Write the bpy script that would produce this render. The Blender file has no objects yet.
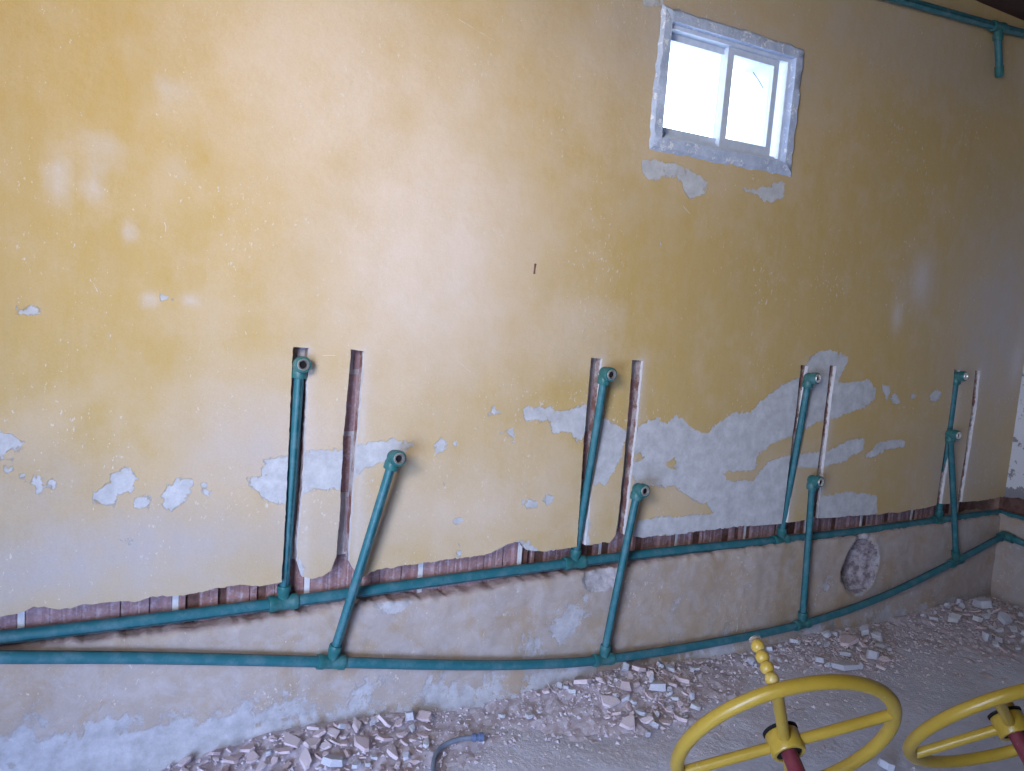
import bpy, bmesh, math, random
import numpy as np
from mathutils import Vector, Matrix, geometry
random.seed(7); RNG = np.random.default_rng(7)
scene = bpy.context.scene
COL = scene.collection

# ------------------------------------------------------------------ camera
CAM = Vector((0.0, -2.0, 1.235))
FPX, YAW, PITCH, ROLL = 792.5, .506735, -.113982, .075586
_f = Vector((math.sin(YAW)*math.cos(PITCH), math.cos(YAW)*math.cos(PITCH), math.sin(PITCH)))
_r = Vector((math.cos(YAW), -math.sin(YAW), 0)); _u = _r.cross(_f)
RGT = _r*math.cos(ROLL) + _u*math.sin(ROLL); UPV = -_r*math.sin(ROLL) + _u*math.cos(ROLL); FWD = _f
cd = bpy.data.cameras.new('camera'); cam = bpy.data.objects.new('camera', cd); COL.objects.link(cam)
cd.sensor_fit = 'HORIZONTAL'; cd.sensor_width = 36; cd.lens = FPX/1024*36; cd.clip_start = .05
m = Matrix.Identity(4)
for i in range(3):
    m[i][0], m[i][1], m[i][2], m[i][3] = RGT[i], UPV[i], -FWD[i], CAM[i]
cam.matrix_world = m
scene.camera = cam

# ------------------------------------------------------------------ world, daylight, exposure
scene.view_settings.view_transform = 'Standard'; scene.view_settings.look = 'None'
scene.view_settings.gamma = 1; scene.view_settings.use_curve_mapping = False
scene.view_settings.exposure = 0.0
wd = bpy.data.worlds.new('overcast_sky'); scene.world = wd; wd.use_nodes = True
bg = wd.node_tree.nodes['Background']; bg.inputs[0].default_value = (.80, .90, 1, 1); bg.inputs[1].default_value = 5.5
# daylight: a high opening and a low doorway in the left wall, behind the photographer's left shoulder
XL, XR, YB, ZC = -1.15, 3.715, -4.6, 2.49
OPEN = (-2.75, -1.75, 1.45, 2.35)       # y0, y1, z0, z1 of the high opening (hazy sunlight)
DOOR = (-2.75, -1.75, 0.0, 1.20)        # the low doorway below its lintel (blue skylight)
def daylight(name, y0, y1, z0, z1, aim, energy, color, spread):
    ld = bpy.data.lights.new(name, 'AREA'); lo = bpy.data.objects.new(name, ld); COL.objects.link(lo)
    ld.shape = 'RECTANGLE'; ld.size = (y1-y0)*.8; ld.size_y = (z1-z0)*.8; ld.energy = energy; ld.color = color; ld.spread = math.radians(spread)
    lo.location = (XL+.02, (y0+y1)/2, (z0+z1)/2)
    lo.rotation_euler = (Vector(aim)-Vector(lo.location)).to_track_quat('-Z', 'Y').to_euler()
daylight('daylight_high', *OPEN, (.72, 0, 1.62), 14.3, (1, .92, .83), 74)
daylight('daylight_door', *DOOR, (.50, -.5, -.1), 25, (.43, .59, 1), 92)

# ------------------------------------------------------------------ helpers
def ray(px, py):
    return (RGT*((px-512)/FPX) + UPV*((385.5-py)/FPX) + FWD)
def W(px, py, y=0.0):                    # pixel -> point on the plane Y = y (parallel to the main wall)
    d = ray(px, py); return CAM + d*((y-CAM.y)/d.y)
def F(px, py, z=0.0):                    # pixel -> point on the plane Z = z
    d = ray(px, py); return CAM + d*((z-CAM.z)/d.z)

def mesh_from(name, V, Fc, mats, mi=None, smooth=False):
    me = bpy.data.meshes.new(name); me.from_pydata([tuple(v) for v in V], [], [tuple(f) for f in Fc]); me.update()
    for mm in (mats if isinstance(mats, (list, tuple)) else [mats]): me.materials.append(mm)
    if mi is not None: me.polygons.foreach_set('material_index', list(mi))
    if smooth: me.polygons.foreach_set('use_smooth', [True]*len(me.polygons))
    return me
def link(name, me, parent=None, loc=None):
    o = bpy.data.objects.new(name, me); COL.objects.link(o)
    if parent is not None: o.parent = parent
    if loc is not None: o.location = loc
    return o
def tag(o, label, cat=None, group=None, kind=None):
    if label: o['label'] = label
    if cat: o['category'] = cat
    if group: o['group'] = group
    if kind: o['kind'] = kind
    return o
class MB:
    """collects shapes, then becomes one mesh"""
    def __init__(s): s.V = []; s.F = []; s.M = []
    def add(s, V, Fc, mi=0):
        b = len(s.V); s.V += [tuple(v) for v in V]; s.F += [tuple(i+b for i in f) for f in Fc]
        s.M += list(mi) if isinstance(mi, (list, tuple)) else [mi]*len(Fc)
    def box(s, x0, x1, y0, y1, z0, z1, mi=0):
        V = [(x, y, z) for x in (x0, x1) for y in (y0, y1) for z in (z0, z1)]
        s.add(V, [(0,1,3,2), (4,6,7,5), (0,4,5,1), (2,3,7,6), (0,2,6,4), (1,5,7,3)], mi)
    def tube(s, P, r, n=16, caps=True, mi=0, stripe=None, ref=None):
        P = [Vector(p) for p in P]; rs = r if isinstance(r, (list, tuple)) else [r]*len(P)
        V = []; Fc = []; M = []
        t0 = (P[1]-P[0]).normalized()
        a = (Vector(ref) if ref is not None else Vector((0, -1, 0)))
        if abs(a.dot(t0)) > .95: a = Vector((0, 0, 1))
        for i, p in enumerate(P):
            t = (P[min(i+1, len(P)-1)]-P[max(i-1, 0)]).normalized()
            a = (a-t*a.dot(t)).normalized(); b = t.cross(a)
            for k in range(n):
                w = 2*math.pi*k/n; V.append(p+(a*math.cos(w)+b*math.sin(w))*rs[i])
        for i in range(len(P)-1):
            for k in range(n):
                k2 = (k+1) % n; Fc.append((i*n+k, i*n+k2, (i+1)*n+k2, (i+1)*n+k)); M.append(stripe[1] if stripe and k in stripe[0] else mi)
        if caps:
            Fc.append(tuple(range(n-1, -1, -1))); M.append(mi); Fc.append(tuple((len(P)-1)*n+k for k in range(n))); M.append(mi)
        s.add(V, Fc, M)
    def lathe(s, o, axis, prof, n=20, mi=0, closed=False):
        """prof: (distance along axis, radius)"""
        o = Vector(o); t = Vector(axis).normalized(); a = Vector((0, 0, 1)) if abs(t.z) < .9 else Vector((1, 0, 0))
        a = (a-t*a.dot(t)).normalized(); b = t.cross(a); V = []; Fc = []
        for h, r in prof:
            for k in range(n):
                w = 2*math.pi*k/n; V.append(o+t*h+(a*math.cos(w)+b*math.sin(w))*max(r, 1e-5))
        N = len(prof)
        for i in range(N if closed else N-1):
            for k in range(n):
                k2 = (k+1) % n; j = (i+1) % N; Fc.append((i*n+k, i*n+k2, j*n+k2, j*n+k))
        if not closed:
            Fc.append(tuple(range(n-1, -1, -1))); Fc.append(tuple((N-1)*n+k for k in range(n)))
        s.add(V, Fc, mi)
    def sphere(s, o, r, n=14, mi=0):
        prof = [(-r*math.cos(math.pi*i/10), r*math.sin(math.pi*i/10)) for i in range(11)]
        s.lathe(o, (0, 0, 1), prof, n, mi)
    def build(s, name, mats, parent=None, smooth=True, loc=None, angle=40):
        if loc is not None: s.V = [(v[0]-loc[0], v[1]-loc[1], v[2]-loc[2]) for v in s.V]
        me = mesh_from(name, s.V, s.F, mats, s.M, smooth)
        bm = bmesh.new(); bm.from_mesh(me); bmesh.ops.recalc_face_normals(bm, faces=bm.faces)
        if smooth:
            for e in bm.edges:
                if len(e.link_faces) == 2 and e.calc_face_angle(0) > math.radians(angle): e.smooth = False
        bm.to_mesh(me); bm.free()
        o = link(name, me, parent); 
        if loc is not None: o.location = loc
        return o
def catmull(P, step=.03):
    P = [Vector(p) for p in P]; Q = [P[0]*2-P[1]]+P+[P[-1]*2-P[-2]]; out = []
    for i in range(1, len(Q)-2):
        a, b, c, d = Q[i-1:i+3]; n = max(2, int((c-b).length/step))
        for k in range(n):
            t = k/n; out.append(.5*((2*b)+(c-a)*t+(2*a-5*b+4*c-d)*t*t+(3*b-a-3*c+d)*t**3))
    return out+[P[-1]]
def vnoise(x, seed=0, scale=1.0):        # smooth 1-D value noise
    r = np.random.default_rng(seed).random(4096)*2-1; x = np.asarray(x, float)/scale+1000
    i = np.floor(x).astype(int); f = x-i; f = f*f*(3-2*f)
    return r[i % 4096]*(1-f)+r[(i+1) % 4096]*f
def vnoise2(x, y, seed=0, scale=1.0):
    r = np.random.default_rng(seed).random((256, 256))*2-1
    x = np.asarray(x, float)/scale+500; y = np.asarray(y, float)/scale+500
    i = np.floor(x).astype(int); j = np.floor(y).astype(int); f = x-i; g = y-j; f = f*f*(3-2*f); g = g*g*(3-2*g)
    a = r[i % 256, j % 256]; b = r[(i+1) % 256, j % 256]; c = r[i % 256, (j+1) % 256]; d = r[(i+1) % 256, (j+1) % 256]
    return (a*(1-f)+b*f)*(1-g)+(c*(1-f)+d*f)*g
def sdf(P, poly):                        # signed distance, positive inside
    poly = np.asarray(poly, float); A = poly; B = np.roll(poly, -1, 0); best = np.full(len(P), 1e9); ins = np.zeros(len(P), bool)
    for a, b in zip(A, B):
        e = b-a; w = P-a; t = np.clip((w@e)/max(e@e, 1e-12), 0, 1); d = w-t[:, None]*e; best = np.minimum(best, (d*d).sum(1))
        c = ((a[1] > P[:, 1]) != (b[1] > P[:, 1]))
        if abs(b[1]-a[1]) > 1e-12: ins ^= c & (P[:, 0] < (b[0]-a[0])*(P[:, 1]-a[1])/(b[1]-a[1])+a[0])
    return np.where(ins, 1, -1)*np.sqrt(best)
def attr(me, name, vals):
    a = me.attributes.new(name, 'FLOAT', 'POINT'); a.data.foreach_set('value', np.asarray(vals, np.float32))

# ------------------------------------------------------------------ materials
class NT:
    def __init__(s, name, rough=.8, spec=.3, metal=0):
        s.m = bpy.data.materials.new(name); s.m.use_nodes = True; s.t = s.m.node_tree; s.b = s.t.nodes['Principled BSDF']
        s.b.inputs['Roughness'].default_value = rough; s.b.inputs['Metallic'].default_value = metal
        s.b.inputs['Specular IOR Level'].default_value = spec
        s.tc = s.t.nodes.new('ShaderNodeTexCoord')
    def set(s, inp, v):
        if isinstance(v, bpy.types.NodeSocket): s.t.links.new(v, inp)
        elif isinstance(v, tuple) and len(v) == 3 and inp.type == 'RGBA': inp.default_value = (*v, 1)
        else: inp.default_value = v
    def noise(s, scale, detail=4, rough=.55, vec=None, stretch=None, dist=0):
        n = s.t.nodes.new('ShaderNodeTexNoise'); n.inputs['Scale'].default_value = scale; n.inputs['Detail'].default_value = detail
        n.inputs['Roughness'].default_value = rough; n.inputs['Distortion'].default_value = dist
        v = vec or s.tc.outputs['Object']
        if stretch:
            mp = s.t.nodes.new('ShaderNodeMapping'); mp.inputs['Scale'].default_value = stretch; s.t.links.new(v, mp.inputs[0]); v = mp.outputs[0]
        s.t.links.new(v, n.inputs['Vector']); return n.outputs['Fac']
    def math(s, op, a, b=0.0, c=0.0, clamp=False):
        n = s.t.nodes.new('ShaderNodeMath'); n.operation = op; n.use_clamp = clamp
        s.set(n.inputs[0], a); s.set(n.inputs[1], b); s.set(n.inputs[2], c); return n.outputs[0]
    def rng(s, v, a, b, c=0.0, d=1.0):
        n = s.t.nodes.new('ShaderNodeMapRange'); s.set(n.inputs[0], v)
        for i, k in enumerate((a, b, c, d)): n.inputs[i+1].default_value = k
        return n.outputs[0]
    def mix(s, f, a, b, mode='MIX'):
        n = s.t.nodes.new('ShaderNodeMix'); n.data_type = 'RGBA'; n.blend_type = mode
        s.set(n.inputs[0], f); s.set(n.inputs[6], a); s.set(n.inputs[7], b); return n.outputs[2]
    def at(s, name):
        n = s.t.nodes.new('ShaderNodeAttribute'); n.attribute_name = name; return n.outputs['Fac']
    def rnd(s):
        return s.t.nodes.new('ShaderNodeObjectInfo').outputs['Random']
    def bump(s, h, dist=.002, strength=.6):
        n = s.t.nodes.new('ShaderNodeBump'); n.inputs['Distance'].default_value = dist; n.inputs['Strength'].default_value = strength
        s.set(n.inputs['Height'], h); s.t.links.new(n.outputs[0], s.b.inputs['Normal'])
    def col(s, c): s.set(s.b.inputs['Base Color'], c); return s

OCHRE, TAN, LILAC, PLASTER = (.56, .395, .15), (.72, .61, .52), (.49, .445, .435), (.63, .645, .69)  # TAN and LILAC also carry the upper wall's sheen as colour
def wall_material(name, lower=False):
    k = NT(name, .62, .25)
    big = k.noise(1.6, 5, .6); mid = k.noise(9, 5, .6); fine = k.noise(55 if not lower else 38, 6, .72); grain = k.noise(260, 3, .6)
    fade_sheen = k.math('ADD', k.at('fade_sheen'), k.math('MULTIPLY', k.math('SUBTRACT', mid, .5), .9))
    fade_sheen = k.math('ADD', fade_sheen, k.math('MULTIPLY', k.math('SUBTRACT', big, .5), .5), clamp=True)
    c = k.mix(fade_sheen, OCHRE, TAN) if not lower else k.mix(fade_sheen, (.42, .30, .16), (.47, .385, .33))
    c = k.mix(k.math('ADD', k.at('grime_sheen'), k.math('MULTIPLY', k.math('MULTIPLY', k.math('SUBTRACT', mid, .5), 1.4), k.at('grime_sheen')), clamp=True), c, LILAC if not lower else (.43, .38, .375))
    c = k.mix(k.rng(k.noise(30, 6, .7, stretch=(1, 1, .35)), .35, .75, 0, .22), c, (.62, .53, .43))
    if lower:                             # blotchy limescale bloom and ochre remnants
        c = k.mix(k.rng(k.noise(13, 8, .72, dist=.6), .46, .66, 0, .55), c, (.56, .53, .56))
        c = k.mix(k.rng(k.noise(7, 8, .7, dist=.4), .50, .62, 0, .6), c, (.43, .31, .20))
    # small chips and scuffs of the paint
    chips = k.rng(k.math('ADD', k.noise(95, 3, .75, stretch=(1, 1, .6)), k.math('MULTIPLY', k.math('SUBTRACT', k.noise(4, 3), .5), .35)), .665, .69)
    c = k.mix(k.math('MULTIPLY', chips, .75), c, (.70, .66, .62))
    c = k.mix(k.math('MULTIPLY', k.at('smear'), k.rng(fine, .3, .7, .6, 1.0)), c, (.67, .62, .62))
    pv = k.math('ADD', k.at('peel'), k.math('MULTIPLY', k.math('SUBTRACT', fine, .5), .050 if not lower else .20))
    pv = k.math('ADD', pv, k.math('MULTIPLY', k.math('SUBTRACT', mid, .5), .03 if not lower else .34))
    mask = k.rng(pv, -.0012, .0012) if not lower else k.rng(pv, -.010, .016, 0, .85)
    pa = PLASTER if not lower else (.60, .61, .67)
    pl = k.mix(k.rng(k.noise(22, 6, .7), .35, .65), pa, tuple((.74 if not lower else .66)*x for x in pa))
    c = k.mix(mask, c, pl)
    v = k.rng(grain, .25, .75, .95, 1.05)
    hsv = k.t.nodes.new('ShaderNodeHueSaturation'); k.set(hsv.inputs['Color'], c); k.set(hsv.inputs['Value'], v)
    k.col(hsv.outputs[0])
    k.set(k.b.inputs['Roughness'], k.rng(mask, 0, 1, .55, .9))
    h = k.math('ADD', k.math('MULTIPLY', mask, -.9), k.math('ADD', k.math('MULTIPLY', fine, .5), k.math('MULTIPLY', k.noise(14, 4), 1.2)))
    k.bump(h, .0022, .7)
    return k.m
M = {}
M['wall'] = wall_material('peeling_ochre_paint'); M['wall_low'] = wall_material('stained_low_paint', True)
k = NT('broken_plaster', .95, .1); k.col(k.mix(k.rng(k.noise(40, 5, .7), .3, .7), (.64, .63, .66), (.80, .80, .84))); k.bump(k.noise(120, 4, .7), .003, .8); M['plaster'] = k.m
k = NT('cement_mortar', .95, .1); k.col(k.mix(k.rng(k.noise(60, 5, .7), .3, .7), (.42, .38, .40), (.62, .60, .64))); k.bump(k.noise(140, 4, .7), .003, .8); M['mortar'] = k.m
k = NT('rubble_core', .95, .1); k.col(k.mix(k.rng(k.noise(30, 5, .7), .3, .7), (.10, .05, .045), (.24, .14, .12))); k.bump(k.noise(90, 4, .7), .004, .8); M['core'] = k.m
k = NT('terracotta_brick', .9, .15)
c = k.mix(k.rng(k.noise(18, 5, .65, stretch=(1, 1, .25)), .3, .7), (.27, .12, .10), (.44, .27, .25))
c = k.mix(k.rng(k.rnd(), 0, 1, .1, .5), c, (.33, .26, .33)); c = k.mix(k.rng(k.noise(70, 4, .7), .5, .72, 0, .7), c, (.50, .46, .56))
k.col(c); k.bump(k.noise(150, 4, .7), .002, .7); M['brick'] = k.m
k = NT('cut_masonry', .95, .1); c = k.mix(k.rng(k.noise(14, 5, .7), .42, .58), (.24, .12, .10), (.50, .45, .46)); k.col(c); k.bump(k.noise(120, 4, .7), .004, .9); M['cut'] = k.m
def plastic(name, a, b):
    k = NT(name, .42, .45)
    dust = k.rng(k.noise(28, 5, .7), .45, .75, 0, .35)
    k.col(k.mix(dust, k.mix(k.noise(7, 3), a, b), (.24, .34, .40))); k.bump(k.noise(300, 2), .0004, .3)
    return k.m
M['pipe'] = plastic('green_polypropylene', (.019, .137, .175), (.028, .17, .205))
M['pipe_stripe'] = plastic('dark_green_stripe', (.010, .06, .075), (.012, .075, .085))
M['fitting'] = plastic('green_fitting', (.018, .128, .135), (.026, .158, .162))
k = NT('chromed_brass', .28, .5, .8); k.col((.70, .69, .68)); M['chrome'] = k.m
k = NT('black_hollow', .9, .1); k.col((.015, .014, .016)); M['dark'] = k.m
k = NT('yellow_enamel', .33, .5)
wear = k.rng(k.noise(60, 5, .75), .66, .70); c = k.mix(k.rng(k.noise(8, 4), .3, .7), (.38, .245, .025), (.46, .31, .042))
c = k.mix(k.rng(k.noise(35, 4, .7), .5, .8, 0, .5), c, (.32, .20, .03)); k.col(k.mix(k.math('MULTIPLY', wear, .8), c, (.55, .52, .45))); k.bump(k.noise(120, 3), .0008, .4); M['yellow'] = k.m
k = NT('yellow_bead_plastic', .3, .5); k.col(k.mix(k.rng(k.noise(50, 4), .5, .7), (.50, .34, .06), (.58, .49, .24))); M['bead'] = k.m
k = NT('red_enamel', .4, .45); c = k.mix(k.rng(k.noise(25, 4), .3, .7), (.14, .022, .034), (.22, .045, .06))
k.col(k.mix(k.rng(k.noise(80, 4, .7), .64, .68, 0, .8), c, (.50, .42, .42))); M['red'] = k.m
k = NT('orange_rust', .8, .2); k.col((.42, .16, .05)); M['rust'] = k.m
k = NT('painted_aluminium', .45, .45); k.col(k.mix(k.rng(k.noise(40, 4), .3, .7), (.52, .59, .72), (.64, .70, .82))); M['alu'] = k.m
k = NT('window_cement', .92, .15); c = k.mix(k.rng(k.noise(28, 6, .7), .35, .65), (.40, .48, .66), (.58, .66, .84))
k.col(k.mix(k.rng(k.noise(45, 5, .75), .56, .62), c, (.84, .87, .95))); k.bump(k.noise(60, 5, .7), .004, .8); M['wcement'] = k.m
k = NT('concrete_floor', .92, .15)
c = k.mix(k.rng(k.noise(3, 6, .65), .3, .7), (.62, .645, .77), (.73, .75, .87)); c = k.mix(k.rng(k.noise(24, 6, .75), .45, .75, 0, .5), c, (.78, .78, .85))
c = k.mix(k.math('MULTIPLY', k.at('dust'), k.rng(k.noise(30, 5, .7), .3, .7, .4, 1)), c, (.62, .55, .60))
c = k.mix(k.rng(k.noise(90, 4, .7), .66, .70, 0, .6), c, (.26, .24, .28)); k.col(c)
k.bump(k.math('ADD', k.noise(60, 5, .7), k.math('MULTIPLY', k.noise(12, 4), 2)), .005, .8); M['floor'] = k.m
k = NT('dark_timber_ceiling', .85, .2); k.col(k.mix(k.noise(6, 4, .6, stretch=(1, 12, 1)), (.055, .03, .028), (.11, .065, .055))); M['ceiling'] = k.m
k = NT('plain_wall', .85, .2); k.col(k.mix(k.noise(4, 5), (.24, .21, .19), (.30, .28, .27))); M['plain'] = k.m
k = NT('whitewashed_peeling', .85, .2)
h = k.math('ADD', k.noise(14, 6, .7), k.math('MULTIPLY', k.at('low'), 1.0))
k.col(k.mix(k.rng(h, .56, .60), (.66, .68, .76), k.mix(k.noise(20, 4), (.30, .29, .33), (.22, .21, .25)))); k.bump(h, .003, .6); M['white'] = k.m
def rubble_mat(name, a, b, dust):
    k = NT(name, .93, .12); c = k.mix(k.rnd(), a, b); c = k.mix(k.rng(k.noise(35, 5, .7), .4, .7, .1, .75), c, dust); k.col(c); k.bump(k.noise(110, 4, .7), .002, .7); return k.m
M['shard'] = rubble_mat('terracotta_rubble', (.60, .42, .41), (.78, .66, .69), (.78, .73, .81))
M['lump'] = rubble_mat('plaster_rubble', (.58, .59, .66), (.68, .70, .78), (.54, .53, .61))
M['white_lump'] = rubble_mat('white_plaster_rubble', (.68, .69, .74), (.74, .75, .80), (.60, .60, .65))
k = NT('crumbs', .95, .1); c = k.mix(k.rng(k.noise(45, 2, .5), .42, .58), (.54, .46, .50), (.66, .61, .68)); k.col(c); M['crumb'] = k.m
k = NT('grey_blue_hose', .5, .4); k.col(k.mix(k.noise(30, 3), (.13, .16, .22), (.24, .28, .36))); M['hose'] = k.m
k = NT('hose_end', .5, .4); k.col((.12, .17, .30)); M['hose_end'] = k.m
g = bpy.data.materials.new('window_glass'); g.use_nodes = True; t = g.node_tree; t.nodes.clear()
o_ = t.nodes.new('ShaderNodeOutputMaterial'); tr = t.nodes.new('ShaderNodeBsdfTransparent'); gl = t.nodes.new('ShaderNodeBsdfGlossy'); mx = t.nodes.new('ShaderNodeMixShader')
gl.inputs['Roughness'].default_value = .1; tr.inputs[0].default_value = (.93, .96, .97, 1); mx.inputs[0].default_value = .06
t.links.new(tr.outputs[0], mx.inputs[1]); t.links.new(gl.outputs[0], mx.inputs[2]); t.links.new(mx.outputs[0], o_.inputs[0]); M['glass'] = g

# ------------------------------------------------------------------ main wall: outlines traced on its plane
def reg(ox, oy, s, pts): return [(ox+x/s, oy+y/s) for x, y in pts]
def xz(pts, y=0.0): return [(W(px, py, y).x, W(px, py, y).z) for px, py in pts]
def ell(cx, cy, rx, ry, n=12): return [(cx+rx*math.cos(2*math.pi*i/n), cy+ry*math.sin(2*math.pi*i/n)) for i in range(n)]
# grooves: (left edge top .. bottom), (right edge bottom .. top)
G = [([(293, 347), (289, 430), (285, 520), (281.5, 582)], [(302, 577), (297.5, 562), (298.5, 530), (303, 490), (305, 440), (309, 348)]),
     ([(351, 349), (348, 385), (343, 440), (339, 520), (336, 556), (331, 570)], [(357, 573), (349, 562), (350.5, 535), (355, 470), (360, 410), (364.5, 351)]),
     ([(591.5, 358), (589, 385), (584, 440), (579, 520), (577, 547)], [(586, 545), (590, 510), (594.5, 440), (599.5, 390), (602.5, 359)]),
     ([(632.5, 360), (631, 385), (626, 440), (619.5, 510), (616, 535)], [(625, 535), (629, 500), (636, 440), (641, 390), (643.5, 361)]),
     ([(801, 365), (798, 395), (791, 450), (782, 524)], [(788, 523), (796, 455), (803, 400), (808, 366)]),
     ([(830, 365), (827, 395), (820, 450), (811, 519)], [(818, 518), (827, 440), (833, 390), (836.5, 366)]),
     ([(955, 369), (952, 400), (944, 455), (936.5, 505)], [(942, 504), (952, 440), (957, 405), (961, 370)]),
     ([(976, 370), (972, 405), (965, 455), (957.5, 503)], [(962, 502.5), (972, 440), (978, 400), (981, 371)])]
edge = [[(-150, 633), (-60, 624), (0, 616), (25, 612), (34, 607), (47, 606.5), (59, 609), (93, 604), (121, 601), (134, 602), (153, 597), (174, 596), (202, 592), (224, 587), (246, 584), (262, 586)],
        [(312, 579), (322, 576)], [(364, 577), (372, 571), (400, 566), (440, 560), (486, 555), (500, 548), (512, 543), (520, 541), (528, 549), (545, 552), (560, 549)],
        [(592, 545), (602, 543), (610, 543)], [(640, 537), (670, 535), (700, 531), (735, 527), (760, 525)], [(796, 522)], [(840, 517), (870, 515), (900, 512), (925, 508)],
        [(948, 504.5)], [(975, 502), (990, 499), (1006, 496.5)]]
def resample(P, step):
    out = []
    for a, b in zip(P[:-1], P[1:]):
        a, b = np.array(a), np.array(b); n = max(1, int(np.linalg.norm(b-a)/step))
        out += [tuple(a+(b-a)*i/n) for i in range(n)]
    return out+[tuple(P[-1])]
XW0 = -.75                               # the wall goes on left of the frame
line = []                                # bottom outline, left to right, including the grooves as notches
rough = []
for i in range(9):
    seg = resample(xz(edge[i]), .007); line += seg; rough += [.0024]*len(seg)
    if i < 8:
        l, r_ = G[i]; seg = resample(xz(list(reversed(l))), .009)+resample(xz(list(reversed(r_))), .009); line += seg; rough += [.0011]*len(seg)
line = np.array(line); rough = np.array(rough); n = len(line); s_ = np.arange(n)
line += np.stack([vnoise(s_, 1, 1.1)+.4*vnoise(s_, 2, 3.3), 1.1*vnoise(s_, 3, 1.1)+.8*vnoise(s_, 4, 3.3)], 1)*rough[:, None]
line[-1, 0] = XR; line[0, 0] = min(line[0, 0], XW0); line[:, 0] = np.clip(line[:, 0], XW0-1, XR)
XW0 = line[0, 0]
outline = [tuple(p) for p in line]+[(XR, 1.2), (XR, 1.8), (XR, ZC), (2.6, ZC), (1.2, ZC), (0, ZC), (XW0, ZC), (XW0, 1.4)]
outline = [tuple(p) for p in line]+resample([(XR, line[-1, 1]+.03), (XR, ZC), (XW0, ZC), (XW0, line[0, 1]+.03)], .03)
win = xz([(663, 8), (805, 49), (787, 174), (648, 148.5)])
wx0 = (win[0][0]+win[3][0])/2; wx1 = (win[1][0]+win[2][0])/2; wz1 = (win[0][1]+win[1][1])/2; wz0 = (win[2][1]+win[3][1])/2
hole = resample([(wx0, wz0), (wx1, wz0), (wx1, wz1), (wx0, wz1), (wx0, wz0)], .03)[:-1]

# peeled patches (bare plaster), traced
PE = [reg(0, 400, 3.21, q) for q in (
      [(-20, 100), (0, 105), (40, 115), (75, 145), (50, 160), (15, 160), (5, 180), (-20, 185)], ell(27, 223, 13, 11), [(52, 226), (97, 248), (97, 267), (68, 257)], [(120, 235), (148, 255), (138, 280), (125, 307), (115, 280)], [(160, 262), (192, 264), (180, 285), (152, 302)],
      [(285, 342), (298, 298), (350, 268), (360, 238), (420, 215), (447, 245), (412, 302), (380, 297), (370, 332)], [(428, 352), (428, 318), (460, 302), (492, 318), (475, 352)],
      [(526, 342), (528, 293), (570, 250), (614, 256), (607, 302), (580, 337), (545, 352)], [(642, 268), (660, 272), (682, 307), (655, 298)], ell(290, 272, 12, 11), ell(403, 455, 22, 8))]
PE += [reg(230, 400, 3.21, q) for q in (
      [(40, 255), (100, 240), (110, 195), (180, 180), (240, 165), (360, 155), (430, 133), (520, 128), (592, 138), (562, 162), (490, 200), (440, 217), (400, 247), (350, 280), (290, 285), (240, 302), (170, 327), (100, 325), (70, 285)],
      [(648, 150), (680, 118), (697, 150), (670, 178)], [(708, 152), (725, 123), (737, 152)], ell(733, 384, 14, 10), ell(690, 265, 8, 8), [(196, 575), (205, 515), (228, 500), (240, 560), (232, 580)], [(488, 640), (588, 640), (560, 690), (530, 690)], [(725, 500), (735, 430), (742, 500)])]
PE += [reg(460, 380, 3.21, q) for q in (
      [(200, 122), (205, 88), (300, 88), (310, 105), (390, 83), (415, 92), (400, 202), (380, 207), (350, 170), (300, 167), (290, 125), (250, 132)], [(83, 107), (110, 78), (137, 107), (100, 114)], [(138, 163), (172, 163), (183, 212), (165, 190)],
      [(198, 383), (242, 383), (247, 402), (220, 414)], ell(285, 382, 14, 14), [(440, 110), (490, 140), (540, 160), (515, 260), (470, 332), (425, 340), (440, 200)], [(120, 545), (180, 515), (230, 520), (260, 552), (370, 540), (370, 560), (180, 575)], [(380, 540), (400, 450), (415, 440), (420, 530)])]
PE += [reg(620, 330, 3.21, q) for q in (
      [(60, 310), (120, 280), (150, 300), (180, 275), (215, 300), (240, 325), (280, 330), (310, 300), (370, 265), (420, 265), (450, 230), (490, 200), (560, 155), (590, 150), (610, 90), (650, 62), (690, 68), (732, 92), (715, 130), (700, 168), (760, 170), (800, 158), (822, 190), (817, 225), (760, 257), (700, 282), (640, 290), (560, 340), (500, 358), (470, 380), (440, 400), (440, 440), (400, 457), (330, 452), (340, 482), (430, 482), (480, 420), (560, 400), (660, 390), (740, 353), (787, 348), (782, 382), (720, 422), (650, 442), (560, 440), (540, 560), (522, 630), (380, 635), (250, 650), (60, 675), (20, 675), (60, 610), (150, 600), (300, 590), (280, 560), (230, 540), (180, 500), (110, 505), (60, 490), (35, 460), (40, 380)],
      [(640, 540), (720, 518), (824, 530), (826, 592), (700, 612), (630, 620)])]
PE += [reg(800, 330, 3.214, q) for q in ([(260, 178), (290, 178), (287, 205), (278, 232)], [(288, 215), (310, 198), (327, 242), (300, 238)], [(418, 210), (440, 188), (457, 205), (445, 227), (423, 227)], [(207, 407), (250, 363), (265, 358), (337, 353), (342, 377), (270, 387), (230, 412)], ell(362, 213, 12, 9))]
PE += [reg(640, 0, 3.67, q) for q in ([(-5, 600), (60, 585), (130, 598), (170, 622), (230, 648), (268, 702), (170, 735), (165, 682), (130, 647), (90, 652), (60, 672), (15, 642)], [(355, 690), (450, 688), (480, 678), (530, 665), (530, 732), (470, 748), (430, 717)], [(0, -20), (95, -20), (85, 25), (20, 18)], [(608, 200), (625, 205), (622, 238), (606, 232)])]
PE += [[(646, 240), (657, 235), (661, 250), (654, 243)], ell(168, 298, 8, 3), ell(28, 310, 12, 4)]
HOLES = [reg(620, 330, 3.21, q) for q in (ell(60, 411, 16, 12), [(130, 440), (178, 412), (178, 446)])]
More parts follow.
